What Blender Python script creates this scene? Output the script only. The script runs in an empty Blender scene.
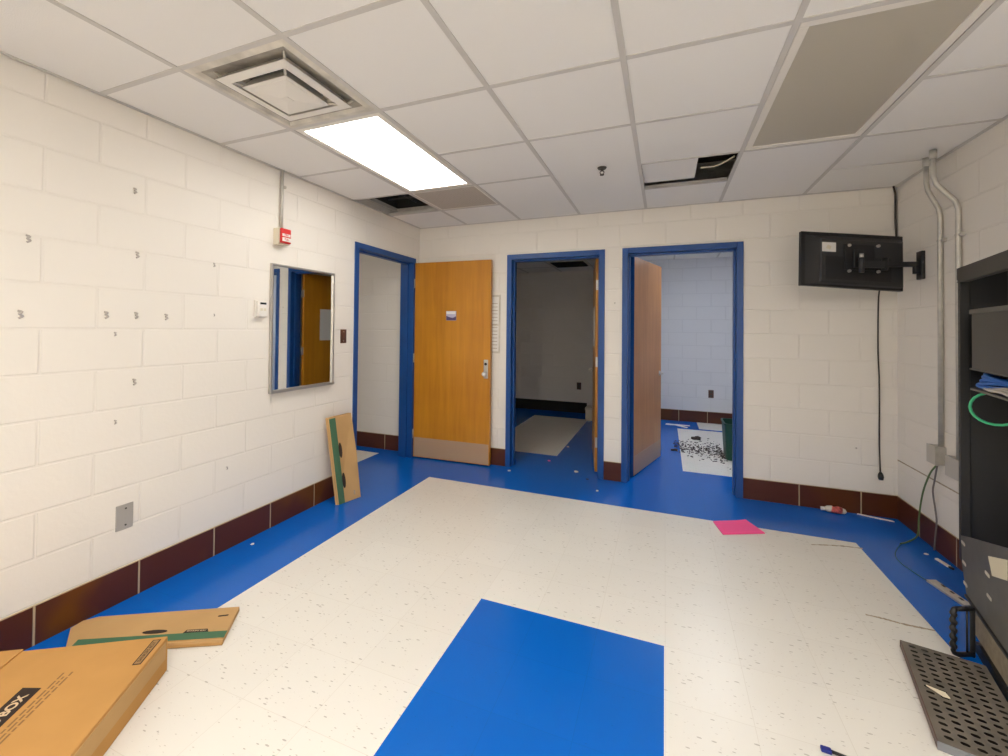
import bpy, bmesh, math, random
from mathutils import Vector, Matrix
random.seed(7)
C = bpy.context.scene.collection
W, H = 4.2454, 2.5424
R = math.radians

# ---------------------------------------------------------------- materials
def mat(name, col, rough=.6, metal=0, spec=.5, emit=None, estr=0, bump=0, bscale=60, var=0, vscale=3, coat=0):
    m = bpy.data.materials.new(name); m.use_nodes = True
    nt = m.node_tree; b = nt.nodes['Principled BSDF']
    b.inputs['Base Color'].default_value = (*col, 1)
    b.inputs['Roughness'].default_value = rough
    b.inputs['Metallic'].default_value = metal
    b.inputs['Specular IOR Level'].default_value = spec
    b.inputs['Coat Weight'].default_value = coat
    if emit:
        b.inputs['Emission Color'].default_value = (*emit, 1)
        b.inputs['Emission Strength'].default_value = estr
    tc = nt.nodes.new('ShaderNodeTexCoord')
    if var:
        n = nt.nodes.new('ShaderNodeTexNoise'); n.inputs['Scale'].default_value = vscale; n.inputs['Detail'].default_value = 5
        nt.links.new(tc.outputs['Object'], n.inputs['Vector'])
        r = nt.nodes.new('ShaderNodeValToRGB')
        r.color_ramp.elements[0].position = .3; r.color_ramp.elements[1].position = .7
        r.color_ramp.elements[0].color = (*[c*(1-var) for c in col], 1)
        r.color_ramp.elements[1].color = (*[min(1, c*(1+var)) for c in col], 1)
        nt.links.new(n.outputs['Fac'], r.inputs['Fac']); nt.links.new(r.outputs['Color'], b.inputs['Base Color'])
    if bump:
        n = nt.nodes.new('ShaderNodeTexNoise'); n.inputs['Scale'].default_value = bscale; n.inputs['Detail'].default_value = 4
        nt.links.new(tc.outputs['Object'], n.inputs['Vector'])
        bp = nt.nodes.new('ShaderNodeBump'); bp.inputs['Strength'].default_value = bump; bp.inputs['Distance'].default_value = .003
        nt.links.new(n.outputs['Fac'], bp.inputs['Height']); nt.links.new(bp.outputs['Normal'], b.inputs['Normal'])
    return m

def nmath(nt, op, a, b=None):
    n = nt.nodes.new('ShaderNodeMath'); n.operation = op
    for i, v in enumerate((a, b)):
        if v is None: continue
        if isinstance(v, (int, float)): n.inputs[i].default_value = v
        else: nt.links.new(v, n.inputs[i])
    return n.outputs[0]

def block_mat(name, axis, phase, col, mortar, bumpd=.0035, rough=.55, roughtex=.35, mort_w=.007, zoff=.0254, var=.015, spec=.4, patches=None):
    """painted concrete block (or glazed base block) in running bond; axis 'x'/'y' is the run of the wall"""
    m = bpy.data.materials.new(name); m.use_nodes = True
    nt = m.node_tree; b = nt.nodes['Principled BSDF']
    b.inputs['Roughness'].default_value = rough; b.inputs['Specular IOR Level'].default_value = spec
    g = nt.nodes.new('ShaderNodeNewGeometry'); s = nt.nodes.new('ShaderNodeSeparateXYZ')
    nt.links.new(g.outputs['Position'], s.inputs[0])
    u = nmath(nt, 'ADD', s.outputs[0 if axis == 'x' else 1], phase)
    v = nmath(nt, 'ADD', s.outputs[2], zoff)
    cv = nt.nodes.new('ShaderNodeCombineXYZ'); nt.links.new(u, cv.inputs[0]); nt.links.new(v, cv.inputs[1])
    br = nt.nodes.new('ShaderNodeTexBrick'); br.offset = .5; br.offset_frequency = 2
    br.inputs['Scale'].default_value = 1; br.inputs['Mortar Size'].default_value = mort_w
    br.inputs['Mortar Smooth'].default_value = .6; br.inputs['Brick Width'].default_value = .4064; br.inputs['Row Height'].default_value = .2032
    br.inputs['Color1'].default_value = (*col, 1); br.inputs['Color2'].default_value = (*[c*(1-var) for c in col], 1)
    br.inputs['Mortar'].default_value = (*mortar, 1)
    nt.links.new(cv.outputs[0], br.inputs['Vector'])
    out = br.outputs['Color']
    if patches:   # irregular patches of a second tone
        n = nt.nodes.new('ShaderNodeTexNoise'); n.inputs['Scale'].default_value = 2.2; nt.links.new(g.outputs['Position'], n.inputs['Vector'])
        r = nt.nodes.new('ShaderNodeValToRGB'); r.color_ramp.elements[0].position = .52; r.color_ramp.elements[1].position = .62
        nt.links.new(n.outputs['Fac'], r.inputs['Fac'])
        mx = nt.nodes.new('ShaderNodeMixRGB'); mx.blend_type = 'MIX'
        f = nmath(nt, 'MULTIPLY', r.outputs['Color'], nmath(nt, 'SUBTRACT', 1., br.outputs['Fac']))
        nt.links.new(f, mx.inputs[0]); nt.links.new(out, mx.inputs[1]); mx.inputs[2].default_value = (*patches, 1)
        out = mx.outputs[0]
    nt.links.new(out, b.inputs['Base Color'])
    nz = nt.nodes.new('ShaderNodeTexNoise'); nz.inputs['Scale'].default_value = 45; nz.inputs['Detail'].default_value = 6
    nt.links.new(g.outputs['Position'], nz.inputs['Vector'])
    h = nmath(nt, 'SUBTRACT', nmath(nt, 'MULTIPLY', nz.outputs['Fac'], roughtex), br.outputs['Fac'])
    bp = nt.nodes.new('ShaderNodeBump'); bp.inputs['Strength'].default_value = .6; bp.inputs['Distance'].default_value = bumpd
    nt.links.new(h, bp.inputs['Height']); nt.links.new(bp.outputs['Normal'], b.inputs['Normal'])
    return m

def vct_mat(name, col, fleck, fleck2, tint, rough, amount=.16, spec=.45):
    """vinyl composition tile: flecks, foot-square joints, worn gloss"""
    m = bpy.data.materials.new(name); m.use_nodes = True
    nt = m.node_tree; b = nt.nodes['Principled BSDF']
    g = nt.nodes.new('ShaderNodeNewGeometry')
    mp = nt.nodes.new('ShaderNodeMapping'); mp.inputs['Rotation'].default_value = (0, 0, .7); mp.inputs['Scale'].default_value = (1, 3.2, 1)
    nt.links.new(g.outputs['Position'], mp.inputs['Vector'])
    n1 = nt.nodes.new('ShaderNodeTexNoise'); n1.inputs['Scale'].default_value = 1.6; n1.inputs['Detail'].default_value = 5
    nt.links.new(g.outputs['Position'], n1.inputs['Vector'])
    mx = nt.nodes.new('ShaderNodeMixRGB'); mx.inputs[1].default_value = (*col, 1); mx.inputs[2].default_value = (*tint, 1)
    nt.links.new(n1.outputs['Fac'], mx.inputs[0])
    out = mx.outputs[0]
    for sc, th, fc in ((26, amount, fleck), (44, amount*.85, fleck2)):
        vo = nt.nodes.new('ShaderNodeTexVoronoi'); vo.inputs['Scale'].default_value = sc; vo.inputs['Randomness'].default_value = 1
        nt.links.new(mp.outputs[0], vo.inputs['Vector'])
        sel = nt.nodes.new('ShaderNodeSeparateColor'); nt.links.new(vo.outputs['Color'], sel.inputs[0])
        on = nmath(nt, 'GREATER_THAN', sel.outputs[0], .55)
        inn = nmath(nt, 'LESS_THAN', vo.outputs['Distance'], nmath(nt, 'MULTIPLY', sel.outputs[1], th))
        f = nmath(nt, 'MULTIPLY', nmath(nt, 'MULTIPLY', on, inn), .55)
        m2 = nt.nodes.new('ShaderNodeMixRGB'); nt.links.new(f, m2.inputs[0]); nt.links.new(out, m2.inputs[1]); m2.inputs[2].default_value = (*fc, 1)
        out = m2.outputs[0]
    s = nt.nodes.new('ShaderNodeSeparateXYZ'); nt.links.new(g.outputs['Position'], s.inputs[0])
    cv = nt.nodes.new('ShaderNodeCombineXYZ')
    nt.links.new(nmath(nt, 'ADD', s.outputs[0], -.5), cv.inputs[0]); nt.links.new(nmath(nt, 'ADD', s.outputs[1], .588), cv.inputs[1])
    br = nt.nodes.new('ShaderNodeTexBrick'); br.offset = 0; br.inputs['Scale'].default_value = 1
    br.inputs['Brick Width'].default_value = .299; br.inputs['Row Height'].default_value = .302
    br.inputs['Mortar Size'].default_value = .0012; br.inputs['Mortar Smooth'].default_value = .3
    br.inputs['Color1'].default_value = (1, 1, 1, 1); br.inputs['Color2'].default_value = (.965, .965, .965, 1); br.inputs['Mortar'].default_value = (.84, .82, .79, 1)
    nt.links.new(cv.outputs[0], br.inputs['Vector'])
    m3 = nt.nodes.new('ShaderNodeMixRGB'); m3.blend_type = 'MULTIPLY'; m3.inputs[0].default_value = .8
    nt.links.new(out, m3.inputs[1]); nt.links.new(br.outputs['Color'], m3.inputs[2])
    nt.links.new(m3.outputs[0], b.inputs['Base Color'])
    n2 = nt.nodes.new('ShaderNodeTexNoise'); n2.inputs['Scale'].default_value = 3; n2.inputs['Detail'].default_value = 6
    nt.links.new(g.outputs['Position'], n2.inputs['Vector'])
    nt.links.new(nmath(nt, 'ADD', nmath(nt, 'MULTIPLY', n2.outputs['Fac'], .05), rough), b.inputs['Roughness'])
    b.inputs['Specular IOR Level'].default_value = spec
    bp = nt.nodes.new('ShaderNodeBump'); bp.inputs['Strength'].default_value = .03; bp.inputs['Distance'].default_value = .001
    n3 = nt.nodes.new('ShaderNodeTexNoise'); n3.inputs['Scale'].default_value = 7; nt.links.new(g.outputs['Position'], n3.inputs['Vector'])
    nt.links.new(n3.outputs['Fac'], bp.inputs['Height']); nt.links.new(bp.outputs['Normal'], b.inputs['Normal'])
    return m

def wood_mat(name, c1, c2, rough=.35):
    m = bpy.data.materials.new(name); m.use_nodes = True
    nt = m.node_tree; b = nt.nodes['Principled BSDF']; b.inputs['Roughness'].default_value = rough
    b.inputs['Coat Weight'].default_value = .1; b.inputs['Coat Roughness'].default_value = .3
    tc = nt.nodes.new('ShaderNodeTexCoord'); mp = nt.nodes.new('ShaderNodeMapping'); mp.inputs['Scale'].default_value = (14, 14, .9)
    nt.links.new(tc.outputs['Object'], mp.inputs['Vector'])
    n = nt.nodes.new('ShaderNodeTexNoise'); n.inputs['Scale'].default_value = 1.4; n.inputs['Detail'].default_value = 7; n.inputs['Distortion'].default_value = .6
    nt.links.new(mp.outputs[0], n.inputs['Vector'])
    n2 = nt.nodes.new('ShaderNodeTexNoise'); n2.inputs['Scale'].default_value = 2.2; nt.links.new(tc.outputs['Object'], n2.inputs['Vector'])
    f = nmath(nt, 'ADD', nmath(nt, 'MULTIPLY', n.outputs['Fac'], .55), nmath(nt, 'MULTIPLY', n2.outputs['Fac'], .45))
    r = nt.nodes.new('ShaderNodeValToRGB'); r.color_ramp.elements[0].position = .36; r.color_ramp.elements[1].position = .64
    r.color_ramp.elements[0].color = (*c1, 1); r.color_ramp.elements[1].color = (*c2, 1)
    nt.links.new(f, r.inputs['Fac']); nt.links.new(r.outputs['Color'], b.inputs['Base Color'])
    return m

PAINT = (.83, .79, .725); MORT = (.815, .775, .71)
M = dict(
    block_y=block_mat('painted block run y', 'y', 1.5324 + .2032, PAINT, MORT),
    block_x=block_mat('painted block run x', 'x', -3.611 + .2032 + .4064*10, PAINT, MORT),
    block_cool=block_mat('painted block room', 'x', 0, (.72, .72, .73), (.66, .66, .67)),
    base_y=block_mat('glazed base y', 'y', 1.5324 + .2032, (.085, .022, .012), (.48, .38, .24), .004, .38, .05, .006, patches=(.13, .042, .006), spec=.35),
    base_x=block_mat('glazed base x', 'x', -3.611 + .2032 + .4064*10, (.085, .022, .012), (.48, .38, .24), .004, .38, .05, .006, patches=(.10, .03, .006), spec=.35),
    white_vct=vct_mat('white vinyl tile', (.80, .78, .73), (.26, .22, .18), (.44, .39, .33), (.76, .735, .675), .30, .27),
    blue_vct=vct_mat('blue vinyl tile', (.001, .13, .58), (.002, .06, .27), (.01, .16, .54), (.001, .12, .54), .19, .12, .3),
    tile=mat('ceiling tile', (.82, .80, .765), .9, bump=.35, bscale=260, spec=.1),
    tee=mat('ceiling tee enamel', (.58, .555, .52), .5, spec=.3),
    plenum=mat('dark plenum', (.05, .045, .04), .9),
    wood=wood_mat('amber veneer', (.47, .18, .008), (.60, .255, .014)),
    wood2=wood_mat('brown veneer', (.42, .18, .06), (.54, .25, .09)),
    blue=mat('blue frame enamel', (.006, .068, .27), .35, var=.08, vscale=6),
    kick=mat('tan kick plate', (.50, .33, .20), .4, metal=.15),
    steel=mat('satin steel', (.55, .53, .50), .38, metal=.85),
    galv=mat('galvanised conduit', (.56, .54, .49), .42, metal=.45, var=.1, vscale=20),
    white=mat('white plastic', (.80, .77, .72), .45),
    cream=mat('cream enamel', (.72, .66, .52), .45),
    whitemetal=mat('white enamelled metal', (.78, .74, .67), .4),
    dust=mat('dusty vent metal', (.62, .58, .50), .6, var=.22, vscale=9),
    soot_shade=mat('dark duct inside', (.02, .018, .015), .8),  # duct black, also the painted shade under the perforated tray
    red=mat('red enamel', (.62, .02, .02), .35),
    black=mat('black plastic', (.012, .012, .013), .42),
    blacksteel=mat('black powder coat', (.008, .0075, .007), .45, bump=.1, bscale=300),
    housing=mat('dark grey tv back', (.026, .026, .027), .4, bump=.1, bscale=200),
    greysteel=mat('grey steel', (.105, .10, .085), .5, var=.12, vscale=10),
    darkgrey=mat('dark grey equipment', (.062, .058, .048), .55),
    traym=mat('dusty grey steel tray', (.15, .13, .105), .5, var=.2, vscale=14),
    perf=mat('tan grey mesh panel', (.34, .29, .21), .6, var=.15, vscale=30),
    card=mat('brown cardboard', (.52, .28, .092), .85, var=.06, vscale=5, spec=.1),
    cardpale=mat('pale cardboard', (.52, .325, .145), .85, var=.06, vscale=5, spec=.1),
    cardedge=mat('cardboard edge', (.42, .24, .09), .9, spec=.1),
    green=mat('green print', (.075, .165, .095), .8, spec=.1),
    ink=mat('dark brown print', (.045, .032, .026), .8, spec=.1),
    inkpale=mat('faint brown print', (.27, .155, .065), .85, spec=.1),
    prnmid=mat('brown label ground', (.33, .20, .09), .85, spec=.1),
    prnw=mat('tan lettering', (.66, .50, .32), .85, spec=.1),
    pink=mat('fluorescent pink paper', (.98, .10, .33), .7),
    paper=mat('white paper', (.80, .78, .74), .8),
    creampaper=mat('cream paper', (.72, .66, .50), .8),
    mirror=mat('mirror glass', (.86, .88, .86), .02, metal=1),
    lens_off=mat('unlit prismatic lens', (.47, .43, .35), .4, bump=.2, bscale=320),
    grille=mat('grey egg crate', (.50, .45, .40), .6, bump=.5, bscale=260),
    lit=mat('lit prismatic lens', (.9, .88, .82), .5, emit=(1, .972, .92), estr=8.5),
    lit2=mat('lit prismatic lens bright', (.9, .88, .82), .5, emit=(1, .972, .93), estr=2.5),
    lit3=mat('lit prismatic lens right row', (.9, .88, .82), .5, emit=(1, .962, .90), estr=26),
    litcool=mat('lit cool lens', (.9, .9, .9), .5, emit=(.80, .88, 1), estr=12),
    litdim=mat('lit corridor lens', (.9, .9, .9), .5, emit=(1, .93, .82), estr=3.2),
    maroon=mat('brown switch plate', (.10, .045, .03), .4),
    greenplastic=mat('green plastic', (.006, .075, .045), .4),
    bluecable=mat('blue cable', (.02, .16, .58), .4),
    greencable=mat('green cable', (.06, .55, .25), .4),
    greencord=mat('dull green cord', (.10, .17, .06), .5),
    teal=mat('thin teal wire', (.03, .17, .16), .5),
    greycable=mat('grey cord', (.17, .15, .14), .5),
    darkcord=mat('brown black cord', (.035, .025, .02), .5),
    purple=mat('purple print', (.10, .07, .17), .6),
    lilac=mat('lilac print', (.50, .47, .60), .6),
    debris=mat('dark debris', (.060, .046, .042), .9, var=.5, vscale=40),
    navy=mat('navy plastic', (.01, .02, .22), .35),
    stain=mat('brown scuff', (.40, .32, .23), .7, var=.3, vscale=60),
    anchor=mat('grey wall anchor', (.47, .43, .39), .7),
    lcd=mat('dark display', (.02, .02, .022), .2),
    canred=mat('red printed plastic', (.48, .09, .08), .35, var=.5, vscale=60),
    clear=mat('cloudy plastic', (.62, .58, .50), .25),
    bluegrey=mat('grey lip of the tray', (.20, .21, .23), .5),
    dirt=mat('grey vent dirt', (.36, .33, .28), .9, var=.3, vscale=12),
)

# ---------------------------------------------------------------- mesh helpers
def BM(): return bmesh.new()
def box(bm, x0, x1, y0, y1, z0, z1, bev=0, mi=0, seg=2):
    vs = [bm.verts.new((x, y, z)) for x in (x0, x1) for y in (y0, y1) for z in (z0, z1)]
    fs = [bm.faces.new([vs[i] for i in f]) for f in ((0, 1, 3, 2), (4, 6, 7, 5), (0, 4, 5, 1), (2, 3, 7, 6), (0, 2, 6, 4), (1, 5, 7, 3))]
    for f in fs: f.material_index = mi
    if bev:
        es = list({e for f in fs for e in f.edges})
        r = bmesh.ops.bevel(bm, geom=es, offset=bev, segments=seg, profile=.5, affect='EDGES')
        for f in r['faces']: f.material_index = mi
    return bm
def prism(bm, pts, ext, mi=0):
    """closed solid: polygon pts extruded by the vector ext"""
    e = Vector(ext)
    a = [bm.verts.new(Vector(p)) for p in pts]; b = [bm.verts.new(Vector(p) + e) for p in pts]
    n = len(a); fs = [bm.faces.new(a[::-1]), bm.faces.new(b)]
    for i in range(n): fs.append(bm.faces.new((a[i], a[(i+1) % n], b[(i+1) % n], b[i])))
    for f in fs: f.material_index = mi
    return bm
def tube(bm, pts, r, n=8, closed=False, radii=None, mi=0):
    P = [Vector(p) for p in pts]; k = len(P); rings = []; up = None
    for i, p in enumerate(P):
        if closed: t = P[(i+1) % k] - P[i-1]
        else: t = P[min(i+1, k-1)] - P[max(i-1, 0)]
        t.normalize()
        if up is None:
            up = Vector((0, 0, 1)) if abs(t.z) < .9 else Vector((1, 0, 0))
        s = t.cross(up)
        if s.length < 1e-4: s = t.orthogonal()
        s.normalize(); up = s.cross(t).normalized()
        rr = radii[i] if radii else r
        rings.append([bm.verts.new(p + s*math.cos(2*math.pi*j/n)*rr + up*math.sin(2*math.pi*j/n)*rr) for j in range(n)])
    fs = []
    for i in range(k if closed else k-1):
        a, b = rings[i], rings[(i+1) % k]
        for j in range(n):
            f = bm.faces.new((a[j], a[(j+1) % n], b[(j+1) % n], b[j])); f.smooth = True; fs.append(f)
    if not closed:
        fs.append(bm.faces.new(rings[0][::-1])); fs.append(bm.faces.new(rings[-1]))
    for f in fs: f.material_index = mi
    return bm
def cyl(bm, p0, p1, r, n=16, r1=None, mi=0):
    return tube(bm, [p0, p1], r, n, radii=[r, r if r1 is None else r1], mi=mi)
def spline(pts, k=6):
    P = [Vector(p) for p in pts]; out = []
    Q = [P[0]*2-P[1]] + P + [P[-1]*2-P[-2]]
    for i in range(1, len(Q)-2):
        for j in range(k):
            t = j/k; a, b, c, d = Q[i-1], Q[i], Q[i+1], Q[i+2]
            out.append(.5*((2*b)+(c-a)*t+(2*a-5*b+4*c-d)*t*t+(3*b-a-3*c+d)*t**3))
    out.append(P[-1]); return out
def build(name, bm, mats, parent=None, loc=None, rot=None, smooth=False):
    bmesh.ops.recalc_face_normals(bm, faces=bm.faces[:])
    me = bpy.data.meshes.new(name)
    bm.to_mesh(me); bm.free()
    for m in (mats if isinstance(mats, (list, tuple)) else [mats]): me.materials.append(M[m])
    o = bpy.data.objects.new(name, me); C.objects.link(o)
    if parent: o.parent = parent
    if loc: o.location = loc
    if rot: o.rotation_euler = rot
    if smooth:
        for p in me.polygons: p.use_smooth = True
    return o
def tag(o, label=None, cat=None, group=None, kind=None):
    if label: o['label'] = label
    if cat: o['category'] = cat
    if group: o['group'] = group
    if kind: o['kind'] = kind
    return o
def thing(name, label, cat, loc=(0, 0, 0), rz=0, group=None, kind=None, rot=None):
    o = bpy.data.objects.new(name, None); C.objects.link(o); o.empty_display_size = .05
    o.location = loc; o.rotation_euler = rot if rot else (0, 0, rz)
    return tag(o, label, cat, group, kind)
def struct(name, bm, mats, label, cat, parent=None):
    o = build(name, bm, mats, parent)
    return tag(o, label, cat, kind='structure')
def text_mesh(name, body, size, m, parent, loc, rot, align='CENTER', ext=.0006, sx=1, off=0):
    cu = bpy.data.curves.new(name, 'FONT'); cu.body = body; cu.size = size; cu.extrude = ext; cu.offset = off
    cu.align_x = align; cu.align_y = 'CENTER'
    t = bpy.data.objects.new(name, cu); C.objects.link(t)
    me = bpy.data.meshes.new_from_object(t.evaluated_get(bpy.context.evaluated_depsgraph_get()))
    C.objects.unlink(t); bpy.data.objects.remove(t)
    me.materials.clear(); me.materials.append(M[m])
    o = bpy.data.objects.new(name, me); C.objects.link(o); o.parent = parent; o.location = loc; o.rotation_euler = rot; o.scale = (sx, 1, 1)
    return o

# ---------------------------------------------------------------- the setting
XL = -1.7; YB = 3.2; YF = -6.3; XR = W
# floor: cut into rectangles, blue field and white fields
xs = sorted([XL-.1, -1.4, -.42, .0, .5, .58, 1.465, 1.6946, 2.5882, 2.763, 3.055, 3.79, XR+.3])
ys = sorted([YF-.1, -3.013, -2.0988, -1.6, -.588, -.125, .57, 2.62, 2.70, YB+.1])
def white(x, y):
    if .5 < x < 3.79 and y < -.588: return not (1.6946 < x < 2.5882 and -3.013 < y < -2.0988)
    if -1.4 < x < -.42 and -1.6 < y < -.125: return True
    if .58 < x < 1.465 and .57 < y < 2.70: return True
    if 2.763 < x < 3.79 and .57 < y < 2.62: return True
    if 3.055 < x and 2.70 < y: return True
    return False
bm = BM(); gv = {}
def V(x, y):
    if (x, y) not in gv: gv[(x, y)] = bm.verts.new((x, y, 0))
    return gv[(x, y)]
for i in range(len(xs)-1):
    for j in range(len(ys)-1):
        f = bm.faces.new((V(xs[i], ys[j]), V(xs[i+1], ys[j]), V(xs[i+1], ys[j+1]), V(xs[i], ys[j+1])))
        f.material_index = 0 if white((xs[i]+xs[i+1])/2, (ys[j]+ys[j+1])/2) else 1
box(bm, XL-.1, XR+.3, YF-.1, YB+.1, -.12, -.002, mi=1)
struct('floor', bm, ['white_vct', 'blue_vct'], 'vinyl tile floor with a white field, blue border and blue square', 'floor')

WT = 2.95   # walls run up past the hung ceiling
# doors: outer frame extents
A0, A1 = -1.0901, -.0872
B0, B1 = 1.058, 2.0514
D0, D1 = 2.2111, 3.2103
FH = 2.1895; FW = .052
bm = BM()
box(bm, -.15, 0, YF, A0+.02, 0, WT); box(bm, -.15, 0, A1-.02, .03, 0, WT); box(bm, -.15, 0, A0+.02, A1-.02, FH-.02, WT)
wl = struct('wall_left', bm, 'block_y', 'long cream painted concrete block wall on the left', 'wall')
bm = BM()
box(bm, 0, B0+.02, 0, .15, 0, WT); box(bm, B1-.02, D0+.02, 0, .15, 0, WT); box(bm, D1-.02, XR, 0, .15, 0, WT)
box(bm, B0+.02, B1-.02, 0, .15, FH-.02, WT); box(bm, D0+.02, D1-.02, 0, .15, FH-.02, WT)
wb = struct('wall_back', bm, 'block_x', 'cream painted block wall at the back with two doorways', 'wall')
bm = BM(); box(bm, XR, XR+.15, YF, .15, 0, WT); 
wr = struct('wall_right', bm, 'block_y', 'cream painted block wall on the right behind the rack', 'wall')
bm = BM(); box(bm, XL, XR+.15, YF-.15, YF, 0, WT)
struct('wall_front', bm, 'block_x', 'painted block wall behind the viewer', 'wall')
# side rooms
bm = BM(); box(bm, -1.7, -.15, .03, .18, 0, WT); struct('wall_corridor', bm, 'block_x', 'cream block wall seen through the left doorway', 'wall')
bm = BM(); box(bm, -1.85, -1.7, -2.6, .18, 0, WT); box(bm, -1.7, -.15, -2.6, -2.45, 0, WT)
struct('wall_corridor_far', bm, 'block_y', 'far wall of the passage beyond the left doorway', 'wall')
bm = BM(); box(bm, -.25, 2.10, YB, YB+.15, 0, WT); struct('wall_middle_room', bm, 'block_x', 'dim block wall at the back of the middle room', 'wall')
bm = BM(); box(bm, -.25, -.1, .15, YB, 0, WT); struct('wall_middle_room_side', bm, 'block_y', 'side wall of the dim middle room', 'wall')
bm = BM(); box(bm, 2.10, 2.18, .15, YB, 0, WT); struct('wall_partition', bm, 'block_y', 'partition between the two back rooms', 'wall')
bm = BM(); box(bm, 2.18, XR+.3, YB, YB+.15, 0, WT); struct('wall_right_room', bm, 'block_cool', 'pale cool lit block wall at the back of the right room', 'wall')
bm = BM(); box(bm, XR+.15, XR+.3, .15, YB, 0, WT); struct('wall_right_room_side', bm, 'block_cool', 'side wall of the right back room', 'wall')

BT = .1777
bm = BM(); box(bm, 0, .006, YF, A0, 0, BT, bev=.002); struct('baseboard_left', bm, 'base_y', 'dark brown glazed base course along the left wall', 'baseboard')
bm = BM()
for a, b in ((.0, B0), (B1, D0), (D1, XR)): box(bm, a, b, -.006, 0, 0, BT, bev=.002)
struct('baseboard_back', bm, 'base_x', 'dark brown glazed base course along the back wall', 'baseboard')
bm = BM(); box(bm, XR-.006, XR, YF, -.006, 0, BT, bev=.002); struct('baseboard_right', bm, 'base_y', 'dark brown glazed base course along the right wall', 'baseboard')
bm = BM(); box(bm, -1.7, -.15, .024, .03, 0, BT, bev=.002); struct('baseboard_corridor', bm, 'base_x', 'brown base course seen through the left doorway', 'baseboard')
bm = BM(); box(bm, -.1, 1.36, YB-.006, YB, 0, BT, bev=.002); struct('baseboard_middle_room', bm, 'soot_shade', 'black base course at the back of the dim middle room', 'baseboard')
bm = BM(); box(bm, 2.18, XR+.15, YB-.006, YB, 0, BT, bev=.002); struct('baseboard_right_room', bm, 'base_x', 'brown base course at the back of the right room', 'baseboard')

bm = BM(); box(bm, XR-.003, XR+.004, -2.6, -.002, .444, .452, bev=.001); build('open_joint', bm, 'stain', wr)
# plastic anchors and drilled holes left in the left wall
for i, (y, z, s) in enumerate(((-2.805, 2.12, 1), (-3.205, 1.788, 1.1), (-2.789, 1.786, 1.1), (-3.224, 1.458, 1.2), (-2.918, 1.466, 1.2), (-2.788, 1.468, 1.1), (-2.642, 1.465, 1.1),
                               (-2.374, 1.793, .8), (-2.879, 1.371, .7), (-2.79, 1.12, 1.1), (-2.368, 1.485, .5), (-2.87, .926, .7), (-2.265, .516, .6))):
    bm = BM()
    pts = [(0.0005, y-.007*s, z+.013*s), (.0035, y+.004*s, z+.010*s), (.004, y-.003*s, z+.001*s), (.0035, y+.006*s, z-.006*s), (.0005, y-.004*s, z-.014*s)]
    tube(bm, spline(pts, 3), .0042*s, 6)
    build('wall_anchor', bm, 'anchor', wl)
for x, z in ((2.145, 1.676), (3.99, .51)):
    bm = BM(); cyl(bm, (x, .001, z), (x, -.003, z), .008, 8, .005); build('wall_anchor', bm, 'anchor', wb)

# hung ceiling
GX = [.5904 + k*.6096 for k in range(6)]
GY = [-.58, -1.138, -1.747, -2.357, -2.966, -3.576, -4.185, -4.795, -5.405, -6.015]
cx = [.006] + GX + [XR-.004]; cy = [-.004] + GY + [YF+.004]
LIT = [(1, 3), (1, 2)]; skip = {(1, 4), (1, 3), (1, 2), (1, 1), (0, 1), (4, 1), (5, 3), (5, 2), (1, 7), (1, 8), (5, 7), (5, 8), (3, 7), (3, 8)}
MERGE = {(3, 1), (3, 2), (2, 1), (5, 1)}; NOTEE = {(3, 0), (3, 1), (2, 0), (5, 0), (6, 0)}
bm = BM()
for i in range(len(cx)-1):
    for j in range(len(cy)-1):
        if (i, j) in skip: continue
        top = 0 if (i, j) in MERGE else -.004     # a few bays carry one long tile
        bot = 0 if (i, j-0) in [(a, b-1) for a, b in MERGE] else .004
        if (i, j) == (6, 1): top = -.016            # open seam beside the conduits
        box(bm, cx[i]+.004, cx[i+1]-.004, cy[j+1]+bot, cy[j]+top, H+.004, H+.019)
struct('ceiling', bm, 'tile', 'white lay-in tile ceiling', 'ceiling')
bm = BM()
for x in GX: box(bm, x-.0125, x+.0125, YF, -.004, H, H+.004); box(bm, x-.002, x+.002, YF, -.004, H+.004, H+.04)
for k, y in enumerate(GY):
    w = .010 if k in (0, 1, 2) else .0125
    for i in range(len(cx)-1):
        if ((i == 1 or i == 5) and k in (2, 7)) or (i == 3 and k == 7) or (i, k) in NOTEE: continue
        box(bm, cx[i]+(.0125 if i else 0), cx[i+1]-.0125*(i < 6), y-w, y+w, H+.0005, H+.004)
        box(bm, cx[i]+(.0125 if i else 0), cx[i+1]-.0125*(i < 6), y-.002, y+.002, H+.004, H+.03)
box(bm, .006, .026, YF, -.004, H-.0008, H+.003); box(bm, XR-.024, XR-.002, YF, -.004, H-.0008, H+.003); box(bm, .026, XR-.024, -.022, -.002, H-.0008, H+.003)
struct('trim_1', bm, 'tee', 'white metal tee grid carrying the ceiling tiles', 'ceiling grid')
bm = BM(); box(bm, 0, XR, YF, 0, WT-.04, WT); struct('ceiling_deck', bm, 'plenum', 'dark deck above the missing ceiling tiles', 'ceiling')
bm = BM(); box(bm, -1.7, -.15, -2.45, .03, H, H+.03); struct('ceiling_corridor', bm, 'tile', 'ceiling of the passage beyond the left doorway', 'ceiling')
bm = BM(); RB = 2.44
box(bm, -.1, 2.10, .15, YB, RB, RB+.05)
for y in (.8, 1.41, 2.02, 2.63): box(bm, -.1, 2.1, y-.012, y+.012, RB-.004, RB+.001, mi=1)
for x in (.3, .9, 1.5): box(bm, x-.012, x+.012, .15, YB, RB-.005, RB+.001, mi=1)
struct('ceiling_middle_room', bm, ['tile', 'tee'], 'dim tile ceiling of the middle room', 'ceiling')
bm = BM(); box(bm, 2.18, XR+.15, .15, YB, H+.02, H+.05)
for x in (2.72, 3.33, 3.94): box(bm, x-.012, x+.012, .15, YB, H+.015, H+.021, mi=1)
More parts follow.
